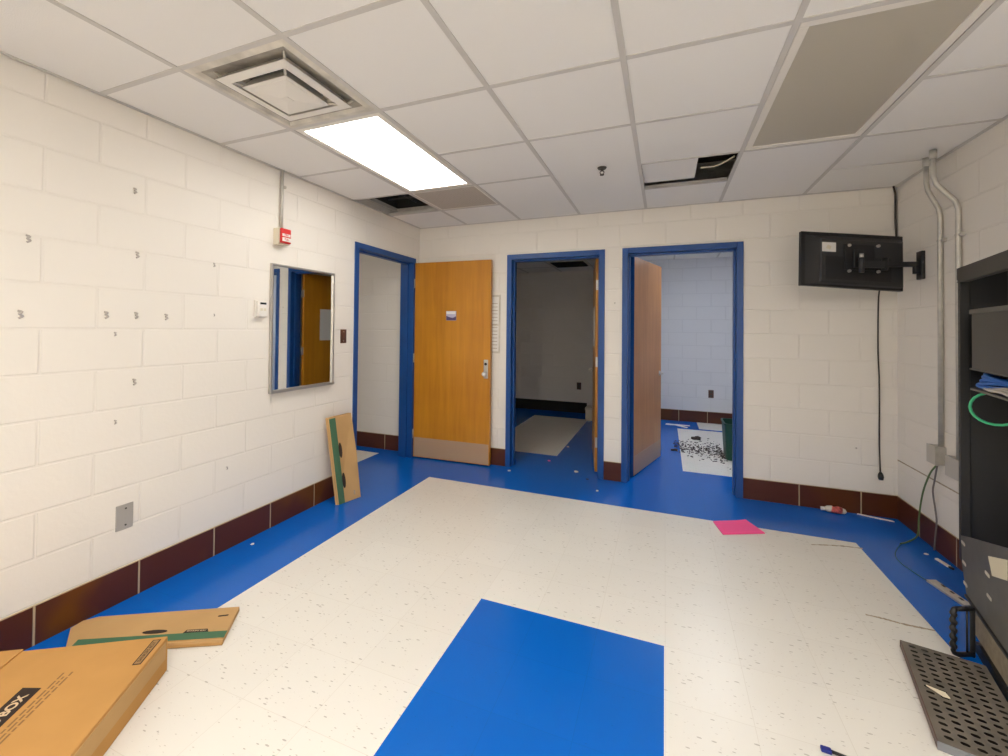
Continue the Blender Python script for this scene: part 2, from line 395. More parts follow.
for y in (.76, 1.37, 1.98, 2.59): box(bm, 2.18, XR+.15, y-.012, y+.012, H+.016, H+.021, mi=1)
struct('ceiling_right_room', bm, ['tile', 'tee'], 'tile ceiling of the right back room', 'ceiling')

# ---------------------------------------------------------------- doors
def frame_back(x0, x1, parent):
    bm = BM(); f = FW
    def jamb(a, b, z0, z1): box(bm, a, b, -.012, .156, z0, z1, bev=.003)
    jamb(x0, x0+f, 0, FH); jamb(x1-f, x1, 0, FH); jamb(x0+f, x1-f, FH-f, FH)
    box(bm, x0+f-.002, x0+f+.016, .05, .105, 0, FH-f, bev=.002); box(bm, x1-f-.016, x1-f+.002, .05, .105, 0, FH-f, bev=.002)
    box(bm, x0+f, x1-f, .05, .105, FH-f-.016, FH-f+.002, bev=.002)
    return build('door_frame', bm, 'blue', parent)
def leaf(parent, loc, rz, w, m, kick, side=1, kz=.2):
    """slab door: local x along its width from the hinge edge, local y its thickness"""
    bm = BM(); box(bm, 0, w, -.0225, .0225, .012, 2.138, bev=.002)
    l = build('door_leaf', bm, m, parent, loc, (0, 0, rz))
    for s in kick:
        bm = BM(); box(bm, .01, w-.01, s*.0225 - (.002 if s < 0 else 0), s*.0225 + (.002 if s > 0 else 0), .02, kz); build('kick_plate', bm, 'kick', l)
    return l
def lever(l, x, z, s=1):
    bm = BM()
    for q in (1, -1):
        cyl(bm, (x, q*.0225, z), (x, q*.031, z), .027, 18); cyl(bm, (x, q*.03, z), (x, q*.062, z), .010, 10)
        tube(bm, spline([(x, q*.060, z), (x-.03, q*.062, z), (x-.10, q*.058, z-.003)], 4), .009, 8)
    build('lever_handle', bm, 'steel', l)
def hinges(l, zs, m='steel', x=-.004, y=-.024):
    for z in zs:
        bm = BM(); cyl(bm, (x, y, z-.05), (x, y, z+.05), .008, 10)
        box(bm, -.0022, .0, -.02, .02, z-.05, z+.05); build('hinge', bm, m, l)

d1 = thing('door_1', 'amber wood slab door opened flat against the back wall, blue frame', 'door', (0, -.588, 0), kind='structure')
bm = BM(); f = FW; y0, y1 = A0+.588, A1+.588
def jl(a, b, z0, z1): box(bm, -.156, .012, a, b, z0, z1, bev=.003)
jl(y0, y0+f, 0, FH); jl(y1-f, y1, 0, FH); jl(y0+f, y1-f, FH-f, FH)
box(bm, -.10, -.05, y0+f-.002, y0+f+.016, 0, FH-f, bev=.002); box(bm, -.10, -.05, y1-f-.016, y1-f+.002, 0, FH-f, bev=.002); box(bm, -.10, -.05, y0+f, y1-f, FH-f-.016, FH-f+.002, bev=.002)
build('door_frame', bm, 'blue', d1)
l1 = leaf(d1, (.016, -.0885+.588, 0), R(1.6), .895, 'wood', (-1,), kz=.225)
hinges(l1, (1.913, 1.092, .262), x=-.005, y=-.026)
bm = BM(); box(bm, .826, .874, -.031, -.0225, .905, 1.10, bev=.006); plate = build('lock_plate', bm, 'steel', l1)
bm = BM(); cyl(bm, (.850, -.030, 1.055), (.850, -.036, 1.055), .014, 16); build('keypad_lock', bm, 'black', plate)
bm = BM(); cyl(bm, (.845, -.030, .955), (.845, -.052, .955), .011, 12); tube(bm, [(.845, -.052, .955), (.845, -.058, .955), (.845, -.072, .955), (.845, -.078, .955)], .02, 16, radii=[.014, .024, .024, .012])
build('door_knob', bm, 'white', plate)
d2 = thing('door_2', 'wood slab door seen edge-on in the middle doorway, blue frame', 'door', ((B0+B1)/2, 0, 0), kind='structure')
o = frame_back(B0-(B0+B1)/2, B1-(B0+B1)/2, d2)
a2 = R(90+10.3)
mx2 = (B0+B1)/2
l2 = leaf(d2, (1.965-mx2, .163, 0), a2, .905, 'wood', (1,), kz=.2)
hinges(l2, (1.868, 1.10, .30), y=-.027); lever(l2, .84, .95)
d3 = thing('door_3', 'wood slab door standing open into the right back room, blue frame', 'door', ((D0+D1)/2, 0, 0), kind='structure')
mx3 = (D0+D1)/2
frame_back(D0-mx3, D1-mx3, d3)
az = 15.8
l3 = leaf(d3, (2.289-mx3, .176, 0), R(90-az), .875, 'wood2', (-1,), kz=.2)
hinges(l3, (1.90, 1.03, .25), 'blue', y=.027); lever(l3, .81, .945)
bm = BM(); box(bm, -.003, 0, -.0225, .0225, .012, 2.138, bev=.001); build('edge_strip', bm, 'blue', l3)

# paper posted on the hidden face of the middle door, seen in the mirror
q = thing('posted_paper', 'large white paper taped to the middle door, seen in the mirror', 'paper', (1.965, .163, 1.24), a2)
bm = BM(); box(bm, .24, .62, .0235, .0255, 0, .43); build('sheet', bm, 'paper', q)
for (x, z) in ((.245, .415), (.60, .415), (.245, .004), (.60, .004)):
    bm = BM(); box(bm, x, x+.02, .0252, .0260, z, z+.012); build('tape', bm, 'cream', q)

# small sticker on the amber door
q = thing('door_sticker', 'small white and purple picture sticker on the amber door', 'sticker', (.466, -.1055, 1.505), R(1.6))
bm = BM(); box(bm, -.059, .059, -.0022, -.0002, 0, .10); build('card', bm, 'lilac', q)
bm = BM(); prism(bm, [(-.057, -.0024, .002), (.057, -.0024, .002), (.057, -.0024, .045), (.02, -.0024, .028), (-.02, -.0024, .035), (-.057, -.0024, .05)], (0, -.0006, 0)); build('picture', bm, 'purple', q)
bm = BM(); box(bm, -.057, .05, -.003, -.0023, .068, .098); build('white_band', bm, 'paper', q)

# framed notice half hidden behind the amber door
q = thing('notice_frame', 'narrow framed notice on the back wall beside the amber door edge', 'notice', (.905, 0, 1.165))
bm = BM(); box(bm, -.10, .082, -.012, -.0005, 0, .61, bev=.002); build('frame', bm, 'dust', q)
bm = BM(); box(bm, -.09, .068, -.014, -.0118, .02, .285); build('sheet', bm, 'paper', q)
bm = BM(); box(bm, -.09, .068, -.014, -.0118, .305, .59); build('sheet', bm, 'paper', q)
bm = BM()
for k in range(14): box(bm, -.06, .055, -.0146, -.0138, .05+.036*k, .054+.036*k)
build('print', bm, 'inkpale', q)

# ---------------------------------------------------------------- ceiling fittings
LZ = H
def troffer(label, x0, x1, y0, y1, lens, group=None):
    t = thing('ceiling_light', label, 'light', ((x0+x1)/2, (y0+y1)/2, LZ), group=group)
    a, b = (x1-x0)/2-.014, (y1-y0)/2-.012
    bm = BM(); w = .036
    for (p, q, r, s) in ((-a, a, -b, -b+w), (-a, a, b-w, b), (-a, -a+w, -b+w, b-w), (a-w, a, -b+w, b-w)): box(bm, p, q, r, s, .002, .014, bev=.003)
    for (p, q, r, s) in ((-a, a, -b, -b+.004), (-a, a, b-.004, b), (-a, -a+.004, -b, b), (a-.004, a, -b, b)): box(bm, p, q, r, s, .013, .10)
    box(bm, -a, a, -b, b, .10, .104)
    build('frame', bm, 'whitemetal', t)
    bm = BM(); box(bm, -a+w-.004, a-w+.004, -b+w-.004, b-w+.004, .007, .012); build('lens', bm, lens, t)
    return t
CLG = 'ceiling light panels of the main room'
troffer('lit ceiling light panel beside the square air vent', GX[0], GX[1], GY[3], GY[1], 'lit', CLG)
troffer('dark unlit ceiling light panel above the wall screen', GX[4], GX[5], GY[3], GY[1], 'lens_off', CLG)
troffer('lit ceiling light panel behind the viewer, left', GX[0], GX[1], GY[8], GY[6], 'lit2', CLG)
troffer('lit ceiling light panel behind the viewer, right', GX[4], GX[5], GY[8], GY[6], 'lit3', CLG)
troffer('added ceiling light panel behind the viewer, middle', GX[2], GX[3], GY[8], GY[6], 'lit3', CLG)  # added lamp out of view, lifts the light on the back wall
t = troffer('cool white ceiling light of the right back room', 2.9, 3.5, .7, 1.9, 'litcool'); t.location.z = H+.013
t = troffer('ceiling light of the passage beyond the left doorway', -1.5, -.9, -2.0, -.8, 'litdim'); t.location.z = H-.016

# square louvred diffuser
t = thing('air_diffuser', 'square white stepped air vent with dusty louvres in the ceiling', 'vent', ((GX[0]+GX[1])/2, (GY[3]+GY[4])/2, H))
def ring(bm, a0, z0, a1, z1, th=.0025):
    """square funnel wall between half-size a0 at z0 and a1 at z1"""
    c0 = [(-a0, -a0, z0), (a0, -a0, z0), (a0, a0, z0), (-a0, a0, z0)]; c1 = [(-a1, -a1, z1), (a1, -a1, z1), (a1, a1, z1), (-a1, a1, z1)]
    for i in range(4):
        j = (i+1) % 4
        prism(bm, [c0[i], c0[j], c1[j], c1[i]], (0, 0, th))
bm = BM(); ring(bm, .297, .001, .262, -.003); ring(bm, .262, -.003, .248, .010); build('frame', bm, 'dust', t)
bm = BM(); ring(bm, .248, .010, .150, .045); build('throat', bm, 'dirt', t)
bm = BM(); ring(bm, .208, -.010, .163, -.014); ring(bm, .208, -.010, .170, .030); build('louvre', bm, 'whitemetal', t)
bm = BM(); ring(bm, .134, -.022, .118, -.026); ring(bm, .134, -.022, .10, .03); build('louvre', bm, 'whitemetal', t)
bm = BM(); box(bm, -.119, .119, -.119, .119, -.026, -.021); ring(bm, .119, -.027, .02, -.036); box(bm, -.021, .021, -.021, .021, -.0375, -.034); build('core', bm, 'whitemetal', t)
bm = BM(); box(bm, -.25, .25, -.25, .25, .13, .14); build('duct', bm, 'soot_shade', t)
for a in (-1, 1):
    for b in (-1, 1):
        bm = BM(); tube(bm, [(a*.23, b*.23, .05), (a*.19, b*.19, .0), (a*.11, b*.11, -.018)], .006, 6); build('hanger', bm, 'dust', t)

# grey egg-crate return panel
t = thing('return_grille', 'small grey square grille panel at the end of the lit light', 'vent', ((GX[0]+GX[1])/2, (GY[0]+GY[1])/2, H))
bm = BM(); a = .292; b = .265
for (p, q, r, s) in ((-a, a, -b, -b+.016), (-a, a, b-.016, b), (-a, -a+.016, -b, b), (a-.016, a, -b, b)): box(bm, p, q, r, s, .003, .010, bev=.002)
build('frame', bm, 'whitemetal', t)
bm = BM(); box(bm, -a+.014, a-.014, -b+.014, b-.014, .006, .012)
for k in range(24):
    x = -a+.02+k*(2*a-.04)/23; box(bm, x-.001, x+.001, -b+.016, b-.016, .003, .007)
for k in range(22):
    y = -b+.02+k*(2*b-.04)/21; box(bm, -a+.016, a-.016, y-.001, y+.001, .003, .007)
build('egg_crate', bm, 'grille', t)

# open ceiling bay on the left: exposed duct collar in the plenum
t = thing('duct_collar', 'exposed dark duct opening in the missing ceiling tile above the left doorway', 'duct', (.31, -.86, H+.02))
bm = BM()
for (p, q, r, s) in ((-.19, .262, -.25, -.24), (-.19, .262, .235, .245), (-.19, -.18, -.24, .235), (.252, .262, -.24, .235)): box(bm, p, q, r, s, 0, .032)
build('collar', bm, 'galv', t)
bm = BM()
for k in range(2): box(bm, -.18, .252, -.08+.16*k, -.076+.16*k, .07, .085)
box(bm, .03, .034, -.24, .235, .07, .085)
build('damper', bm, 'darkgrey', t)
bm = BM()
for (p, q, r, s) in ((-.2, .27, -.26, -.25), (-.2, .27, .245, .255), (-.2, -.19, -.25, .245), (.262, .272, -.25, .245)): box(bm, p, q, r, s, .03, .34)
box(bm, -.2, .272, -.26, .255, .34, .35); build('duct', bm, 'soot_shade', t)

# displaced tile over the gap in the ceiling
t = thing('ceiling_tile', 'slipped cut ceiling tile lying beside the black gap', 'ceiling tile', (GX[3]+.19, -.90, H+.022))
bm = BM(); box(bm, -.178, .178, -.20, .225, 0, .012); build('panel', bm, 'tile', t)
bm = BM(); tube(bm, spline([(GX[3]+.40, -.86, H+.03), (GX[3]+.50, -.88, H+.025), (GX[4]-.015, -.96, H+.045)], 6), .006, 6)
tag(build('loose_wire', bm, 'creampaper'), 'pale wire crossing the black gap in the ceiling', 'wire')

# sprinkler
t = thing('fire_sprinkler', 'small dark pendant sprinkler head on the ceiling', 'sprinkler', (2.175, -1.166, H+.004))
bm = BM(); cyl(bm, (0, 0, -.002), (0, 0, -.012), .032, 20, .026); build('escutcheon', bm, 'darkgrey', t)
bm = BM(); cyl(bm, (0, 0, -.010), (0, 0, -.026), .009, 10)
for s in (-1, 1): tube(bm, spline([(s*.006, 0, -.024), (s*.014, 0, -.036), (s*.004, 0, -.050)], 4), .003, 6)
build('frame_arms', bm, 'darkgrey', t)
bm = BM(); cyl(bm, (0, 0, -.050), (0, 0, -.054), .015, 16); build('deflector', bm, 'darkgrey', t)

# ---------------------------------------------------------------- left wall fittings
t = thing('wall_mirror', 'rectangular metal framed mirror on the left wall', 'mirror', (.003, -1.667, .951), R(-.5))
bm = BM(); w = .014; y0, y1 = -.305, .305; zt = .914
box(bm, .0005, .024, y0, y0+w, 0, zt, bev=.002); box(bm, .0005, .024, y1-w, y1, 0, zt, bev=.002); box(bm, .0005, .024, y0+w, y1-w, zt-w, zt, bev=.002)
box(bm, .0005, .034, y0, y1, -.004, .016, bev=.002)
build('frame', bm, 'steel', t)
bm = BM(); box(bm, .004, .010, y0+w, y1-w, .016, zt-w); build('glass', bm, 'mirror', t)

t = thing('thermostat', 'small white thermostat with dark display left of the mirror', 'thermostat', (0, -2.050, 1.480))
bm = BM(); box(bm, .0005, .012, -.043, .043, .0, .118, bev=.003); build('back_plate', bm, 'white', t)
bm = BM(); box(bm, .010, .036, -.038, .038, .006, .112, bev=.005); build('body', bm, 'white', t)
bm = BM(); box(bm, .0358, .0366, -.024, .024, .088, .102); build('display', bm, 'lcd', t)
bm = BM()
for k in range(2): box(bm, .0358, .0372, -.022+.026*k, -.004+.026*k, .045, .062, bev=.0005)
build('button', bm, 'cream', t)

t = thing('fire_alarm_pull_station', 'red fire alarm pull on a cream box high on the left wall', 'fire alarm', (0, -1.905, 2.000))
bm = BM(); box(bm, .0005, .055, -.045, .045, 0, .118, bev=.003); build('back_box', bm, 'cream', t)
bm = BM(); box(bm, .055, .075, -.040, .044, .012, .116, bev=.006); body = build('body', bm, 'red', t)
bm = BM(); prism(bm, [(.075, -.034, .05), (.075, .034, .05), (.075, .034, .024), (.075, -.034, .024)], (.007, 0, 0)); hd = build('pull_handle', bm, 'white', body)
bm = BM(); box(bm, .0745, .078, -.034, .034, .060, .078); build('label_band', bm, 'white', body)
text_mesh('lettering', 'FIRE', .019, 'red', t, (.0784, 0, .069), (R(90), 0, R(90)))
text_mesh('lettering', 'PULL', .019, 'red', t, (.0826, 0, .037), (R(90), 0, R(90)))
t = thing('conduit', 'thin vertical steel conduit above the fire alarm pull', 'conduit', (.016, -1.895, 2.119))
bm = BM(); cyl(bm, (0, 0, 0), (0, 0, H-2.119+.02), .011, 12); build('pipe', bm, 'galv', t)
bm = BM(); box(bm, -.0155, .012, .010, .028, .30, .318, bev=.002); cyl(bm, (.004, .02, .309), (.016, .02, .309), .005, 8); build('strap', bm, 'galv', t)

t = thing('light_switch', 'brown light switch plate between the mirror and the left doorway', 'switch', (0, -1.223, 1.283))
bm = BM(); box(bm, .0005, .006, -.036, .036, 0, .118, bev=.002); build('plate', bm, 'maroon', t)
bm = BM(); prism(bm, [(.006, -.005, .05), (.006, .005, .05), (.006, .005, .07), (.006, -.005, .07)], (.01, 0, .004)); build('toggle', bm, 'maroon', t)
for z in (.02, .098):
    bm = BM(); cyl(bm, (.0058, 0, z), (.0075, 0, z), .004, 8); build('screw', bm, 'steel', t)

t = thing('outlet_cover', 'blank steel cover plate low on the left wall', 'cover plate', (0, -2.822, .368))
bm = BM(); box(bm, .0005, .006, -.038, .038, 0, .128, bev=.002); build('plate', bm, 'steel', t)
for z in (.022, .106):
    bm = BM(); cyl(bm, (.0058, .004, z), (.0078, .004, z), .0045, 8); build('screw', bm, 'darkgrey', t)

# ---------------------------------------------------------------- back rooms
def outlet(x, z, label):
    t = thing('wall_outlet', label, 'outlet', (x, YB, z), group='wall outlets in the back rooms')
    bm = BM(); box(bm, -.037, .037, -.007, -.0005, -.06, .06, bev=.002); build('plate', bm, 'maroon', t)
    for k in (-1, 1):
        bm = BM(); box(bm, -.016, .016, -.0095, -.0065, k*.026-.014, k*.026+.014, bev=.002); build('socket', bm, 'darkgrey', t)
outlet(3.254, .453, 'brown wall outlet in the bright right room')
outlet(1.223, .459, 'dark wall outlet in the dim middle room')
t = thing('waste_bin', 'green plastic waste bin on its end in the right doorway', 'bin', (3.345, 1.30, 0))
bm = BM()
def rrect(a, b, z, r=.03):
    return [(s*(a-r)+r*math.cos(q), u*(b-r)+r*math.sin(q), z) for s, u, q0 in ((1, 1, 0), (-1, 1, 90), (-1, -1, 180), (1, -1, 270)) for q in (R(q0), R(q0+45), R(q0+90))]
def loft(bm, rings, cap0=True, cap1=True):
    rs = [[bm.verts.new(p) for p in r] for r in rings]
    for a, b in zip(rs, rs[1:]):
        n = len(a)
        for i in range(n): bm.faces.new((a[i], a[(i+1) % n], b[(i+1) % n], b[i]))
    if cap0: bm.faces.new(rs[0][::-1])
    if cap1: bm.faces.new(rs[-1])
loft(bm, [rrect(.12, .15, .002), rrect(.14, .17, .40), rrect(.133, .163, .40), rrect(.114, .144, .012)])
build('body', bm, 'greenplastic', t)
bm = BM(); loft(bm, [rrect(.14, .17, .385), rrect(.147, .177, .385), rrect(.147, .177, .405), rrect(.133, .163, .405), rrect(.133, .163, .40)], False, False); build('rim', bm, 'greenplastic', t)
# loose litter spilled beside the bin
bm = BM()
for k in range(520):
    t_ = random.random()**1.25
    x = 3.22 - t_*.52; y = 1.45 + random.gauss(0, .21)*(1.1-t_*.4) + .10*t_
    s = random.uniform(.005, .020)
    z = s*.3
    p = [(x+random.uniform(-s, s), y+random.uniform(-s, s), .001) for _ in range(3)]
    a = Vector(p[1])-Vector(p[0]); b = Vector(p[2])-Vector(p[0])
    if a.cross(b).length < 1e-5: continue
    prism(bm, p, (random.uniform(-.004, .004), 0, z+.002))
tag(build('spilled_litter', bm, 'debris'), 'dark crumbled litter spilled on the white tiles by the green bin', 'litter', kind='stuff')
for (x, y, r, lab) in ((2.98, 2.02, .035, 'dark purple lump of litter behind the pile in the right room'), (2.70, 1.33, .022, 'dark twist of litter on the blue floor in the right room')):
    bm = BM(); bmesh.ops.create_icosphere(bm, subdivisions=2, radius=1)
    for v in bm.verts:
        k = 1+.3*math.sin(v.co.x*5+v.co.y*3)+random.uniform(-.12, .12)
        v.co = Vector((v.co.x*r*1.7*k, v.co.y*r*k, max(v.co.z*r*.7*k+r*.5, 0.001)))
    o = build('litter_lump', bm, 'debris', loc=(x, y, 0)); tag(o, lab, 'litter', 'loose lumps of litter in the right room')
t = thing('paper_strip', 'white crumpled paper strips on the blue floor of the right room', 'paper', (2.72, 2.78, 0))
bm = BM(); prism(bm, [(-.12, .02, .002), (.22, .06, .002), (.22, .10, .004), (-.11, .07, .012)], (0, 0, .003)); build('strip', bm, 'paper', t)
bm = BM(); prism(bm, [(.02, .01, .006), (.17, -.10, .003), (.19, -.06, .004), (.06, .05, .012)], (0, 0, .003)); build('strip', bm, 'paper', t)
t = thing('pale_box', 'pale low box at the back of the dim middle room by the door', 'box', (1.60, 2.76, 0))
bm = BM(); box(bm, -.17, .17, -.13, .13, 0, .17, bev=.004); build('body', bm, 'cream', t)
bm = BM(); box(bm, -.175, .175, -.135, .135, .165, .20, bev=.004); build('lid', bm, 'dust', t)
# ceiling vent in the dim room
t = thing('ceiling_vent', 'dark dirty air vent in the dim middle room ceiling', 'vent', (1.22, 2.36, RB-.0055))
bm = BM(); box(bm, -.29, .29, -.29, .29, -.006, 0, bev=.002); build('frame', bm, 'dust', t)
bm = BM(); box(bm, -.25, .25, -.25, .25, -.008, -.004)
for k in range(6): box(bm, -.24, .24, -.22+.08*k, -.205+.08*k, -.022, -.006)
build('louvre', bm, 'soot_shade', t)

# ---------------------------------------------------------------- wall screen
t = thing('tv_mount', 'black swing arm screen mount on the right wall', 'mount', (XR, -.352, 1.89))
bm = BM(); box(bm, -.022, -.0005, -.035, .035, -.10, .095, bev=.004); box(bm, -.05, -.02, -.02, .02, -.06, .02, bev=.004); build('wall_plate', bm, 'black', t)
bm = BM(); prism(bm, [(-.03, -.018, -.012), (-.03, -.018, .022), (-.235, -.066, .022), (-.235, -.066, -.012)], (.004, .026, 0)); cyl(bm, (-.228, -.052, -.035), (-.228, -.052, .05), .018, 14); build('arm', bm, 'black', t)
bm = BM(); prism(bm, [(-.225, -.066, -.02), (-.225, -.066, .028), (-.375, -.110, .032), (-.375, -.110, -.016)], (.004, .022, 0)); cyl(bm, (-.375, -.098, -.05), (-.375, -.098, .055), .016, 14); build('arm', bm, 'housing', t)
bm = BM(); cyl(bm, (-.375, -.098, .055), (-.375, -.098, .083), .013, 12); build('pivot_bolt', bm, 'steel', t)
tv = thing('television', 'flat black television seen from behind on the swing arm', 'television', (3.836, -.3618, 1.9345), rot=(R(-4.53), R(3.49), R(17.98)))
bm = BM(); box(bm, -.352, .352, -.012, .018, -.201, .201, bev=.004); build('bezel', bm, 'black', tv)
bm = BM(); box(bm, -.335, .335, .0175, .0195, -.18, .185); build('screen', bm, 'lcd', tv)
bm = BM()
def slab(a0, a1, b0, b1, y, k): return [(a0+k, y, b0+k), (a1-k, y, b0+k), (a1-k, y, b1-k), (a0+k, y, b1-k)]
loft(bm, [slab(-.325, .335, -.185, .175, -.012, 0), slab(-.235, .335, -.175, .150, -.032, 0), slab(-.225, .325, -.165, .140, -.040, 0)]); build('back_housing', bm, 'housing', tv)
bm = BM(); box(bm, -.20, .25, -.0415, -.038, -.15, .02, bev=.002)
for k in range(9): box(bm, -.30+.07*k, -.25+.07*k, -.014, -.0115, .183, .192)
build('vent_recess', bm, 'black', tv)
bm = BM(); box(bm, -.075, .135, -.047, -.0395, -.075, .115, bev=.006); box(bm, -.02, .05, -.062, -.045, -.06, .07, bev=.006); build('mount_plate', bm, 'black', tv)
for x, z in ((-.043, .102), (.155, .108), (-.043, -.085), (.155, -.078)):
    bm = BM(); cyl(bm, (x, -.039, z), (x, -.054, z), .011, 12); build('mount_screw', bm, 'steel', tv)
bm = BM(); box(bm, -.225, -.13, -.0412, -.0398, .050, .118); lb = build('rating_label', bm, 'paper', tv)
bm = BM(); prism(bm, [(-.20, -.0412, .075), (-.17, -.0412, .065), (-.16, -.0412, .09), (-.185, -.0412, .1)], (0, -.0006, 0)); build('smudge', bm, 'cream', lb)
bm = BM(); box(bm, .185, .24, -.0412, -.0398, -.105, -.08); build('small_label', bm, 'paper', tv)
bm = BM(); tube(bm, spline([(4.215, -.02, H+.005), (4.226, -.012, H-.03), (4.232, -.010, H-.08), (4.232, -.010, 2.3), (4.232, -.012, 2.05), (4.12, -.16, 1.95)], 6), .007, 8)
tag(build('antenna_cord', bm, 'darkcord'), 'dark cord dropping from the ceiling corner behind the television', 'cord')
t = thing('power_cord', 'black cord hanging down the back wall below the television', 'cord', (4.13, -.012, .30))
bm = BM(); tube(bm, spline([(-.06, -.17, 1.51), (-.02, -.06, 1.45), (-.004, .002, 1.35), (-.006, .004, 1.0), (.002, .004, .7), (.001, .004, .3), (.006, .003, .04)], 6), .005, 8); build('cable', bm, 'darkcord', t)
bm = BM(); tube(bm, [(.006, .0, .045), (.006, -.003, .03), (.006, -.006, .008), (.006, -.006, -.012)], .01, 10, radii=[.007, .016, .019, .015]); build('plug', bm, 'black', t)

# ---------------------------------------------------------------- conduits and boxes, right wall
def conduit(label, y, yt, xt, z0, zk):
    t = thing('conduit', label, 'conduit', (XR-.018, y, z0), group='offset conduits on the right wall')
    pts = [(0, 0, 0), (0, 0, zk-.14-z0), (0, 0, zk-.03-z0), (xt*.12, (yt-y)*.12, zk+.02-z0), (xt*.88, (yt-y)*.88, zk+.13-z0), (xt, yt-y, zk+.18-z0), (xt, yt-y, H-.004-z0)]
    bm = BM(); tube(bm, [Vector(p) for p in pts], .0135, 12); build('pipe', bm, 'galv', t)
    bm = BM(); cyl(bm, (xt, yt-y, H-.055-z0), (xt, yt-y, H-.002-z0), .0185, 12); build('coupling', bm, 'galv', t)
    bm = BM(); box(bm, -.004, .0175, -.036, -.012, 2.0-z0, 2.02-z0, bev=.002); tube(bm, [(.0, .016, 2.01-z0), (-.016, .0, 2.01-z0), (.0, -.016, 2.01-z0)], .004, 6); cyl(bm, (.0, -.027, 2.01-z0), (-.012, -.027, 2.01-z0), .006, 8); build('strap', bm, 'galv', t)
    return t
conduit('steel conduit with offset bend running down to the grey box', -.592, -.632, -.085, .69, 2.20)
conduit('steel conduit with offset bend nearest the rack', -.775, -.775, -.115, .66, 2.20)
t = thing('junction_box', 'small grey junction box with cords below the first conduit', 'electrical box', (XR, -.565, .58))
bm = BM(); box(bm, -.055, -.0005, -.048, .045, 0, .115, bev=.003); build('box', bm, 'galv', t)
bm = BM(); box(bm, -.058, -.0545, -.050, .047, -.002, .117, bev=.002); build('cover', bm, 'steel', t)
bm = BM(); cyl(bm, (-.03, -.01, .002), (-.03, -.01, -.012), .011, 12); build('cord_grip', bm, 'galv', t)
t = thing('outlet_box', 'wide grey surface outlet box beside the rack', 'electrical box', (XR, -.745, .545))
bm = BM(); box(bm, -.038, -.0005, -.075, .06, 0, .12, bev=.003); build('box', bm, 'dust', t)
bm = BM(); box(bm, -.042, -.0375, -.078, .063, -.003, .123, bev=.003); build('cover', bm, 'steel', t)
JB = Vector((XR, -.565, .58)); jb = bpy.data.objects['junction_box']
bm = BM(); tube(bm, spline([Vector(p)-JB for p in [(XR-.03, -.572, .572), (XR-.04, -.52, .50), (XR-.025, -.41, .36), (XR-.025, -.37, .24), (XR-.03, -.36, .13), (4.19, -.40, .04), (4.12, -.45, .008), (4.06, -.50, .006)]], 6), .005, 8)
tag(build('cord', bm, 'greencord', jb), 'green cord')
bm = BM(); tube(bm, spline([Vector(p)-JB for p in [(XR-.03, -.578, .572), (XR-.022, -.53, .46), (XR-.022, -.51, .38), (XR-.022, -.535, .28), (XR-.022, -.55, .20), (XR-.022, -.535, .10), (XR-.03, -.54, .012)]], 6), .005, 8)
tag(build('cord', bm, 'greycable', jb), 'grey cord')
bm = BM(); tube(bm, spline([(4.06, -.50, .004), (3.99, -.62, .004), (3.955, -.70, .004), (3.94, -.80, .004), (3.965, -.92, .004), (3.99, -1.0, .004), (4.02, -1.10, .004)], 6), .0022, 6)
tag(build('thin_wire', bm, 'teal'), 'thin teal wire looping over the blue floor by the rack', 'wire')

# ---------------------------------------------------------------- rack cabinet on the right
RZ = R(-12.6)
rk = thing('rack_cabinet', 'tall black open equipment rack standing by the right wall', 'rack', (3.877, -1.672, 0), RZ)
S0, S1, DP, TOP = -.285, .335, .272, 1.74
bm = BM(); box(bm, 0, .035, S1-.034, S1, .30, TOP, bev=.003)
for k in range(30): box(bm, -.001, .002, S1-.020, S1-.012, .45+.042*k, .462+.042*k)
build('post', bm, 'blacksteel', rk)
bm = BM(); box(bm, 0, .035, S0, S0+.034, 0, TOP, bev=.003); build('post', bm, 'blacksteel', rk)
bm = BM(); box(bm, DP-.03, DP, S1-.03, S1, 0, TOP, bev=.003); build('post', bm, 'blacksteel', rk)
bm = BM(); box(bm, DP-.03, DP, S0, S0+.03, 0, TOP, bev=.003); build('post', bm, 'blacksteel', rk)
bm = BM(); box(bm, -.004, .03, S0, S1, TOP-.07, TOP+.002, bev=.003); box(bm, 0, DP, S0, S1, TOP-.02, TOP, bev=.002); build('top_frame', bm, 'darkgrey', rk)
bm = BM(); box(bm, .03, DP-.02, S1-.008, S1-.002, .165, TOP-.02); build('side_panel', bm, 'blacksteel', rk)
bm = BM(); box(bm, DP-.008, DP-.001, S0+.03, S1-.03, .02, TOP-.02); build('back_panel', bm, 'blacksteel', rk)
bm = BM(); cyl(bm, (-.006, S1-.012, TOP-.062), (-.001, S1-.012, TOP-.062), .005, 8); build('screw', bm, 'steel', rk)
# lower kick panel of fine mesh
bm = BM(); box(bm, .0, .012, S0+.034, .118, .05, .172, bev=.002)
for k in range(26): box(bm, -.0012, .001, S0+.04, .112, .054+.0045*k, .0562+.0045*k)
build('mesh_panel', bm, 'perf', rk)
bm = BM(); box(bm, -.012, .02, S0, .21, .172, .184, bev=.003); build('sill', bm, 'black', rk)
bm = BM(); prism(bm, [(-.012, S0, 0), (-.012, S0, .055), (-.012, .03, .05), (-.012, .10, .03), (-.012, .115, 0)], (.06, 0, 0)); build('bottom_rail', bm, 'black', rk)
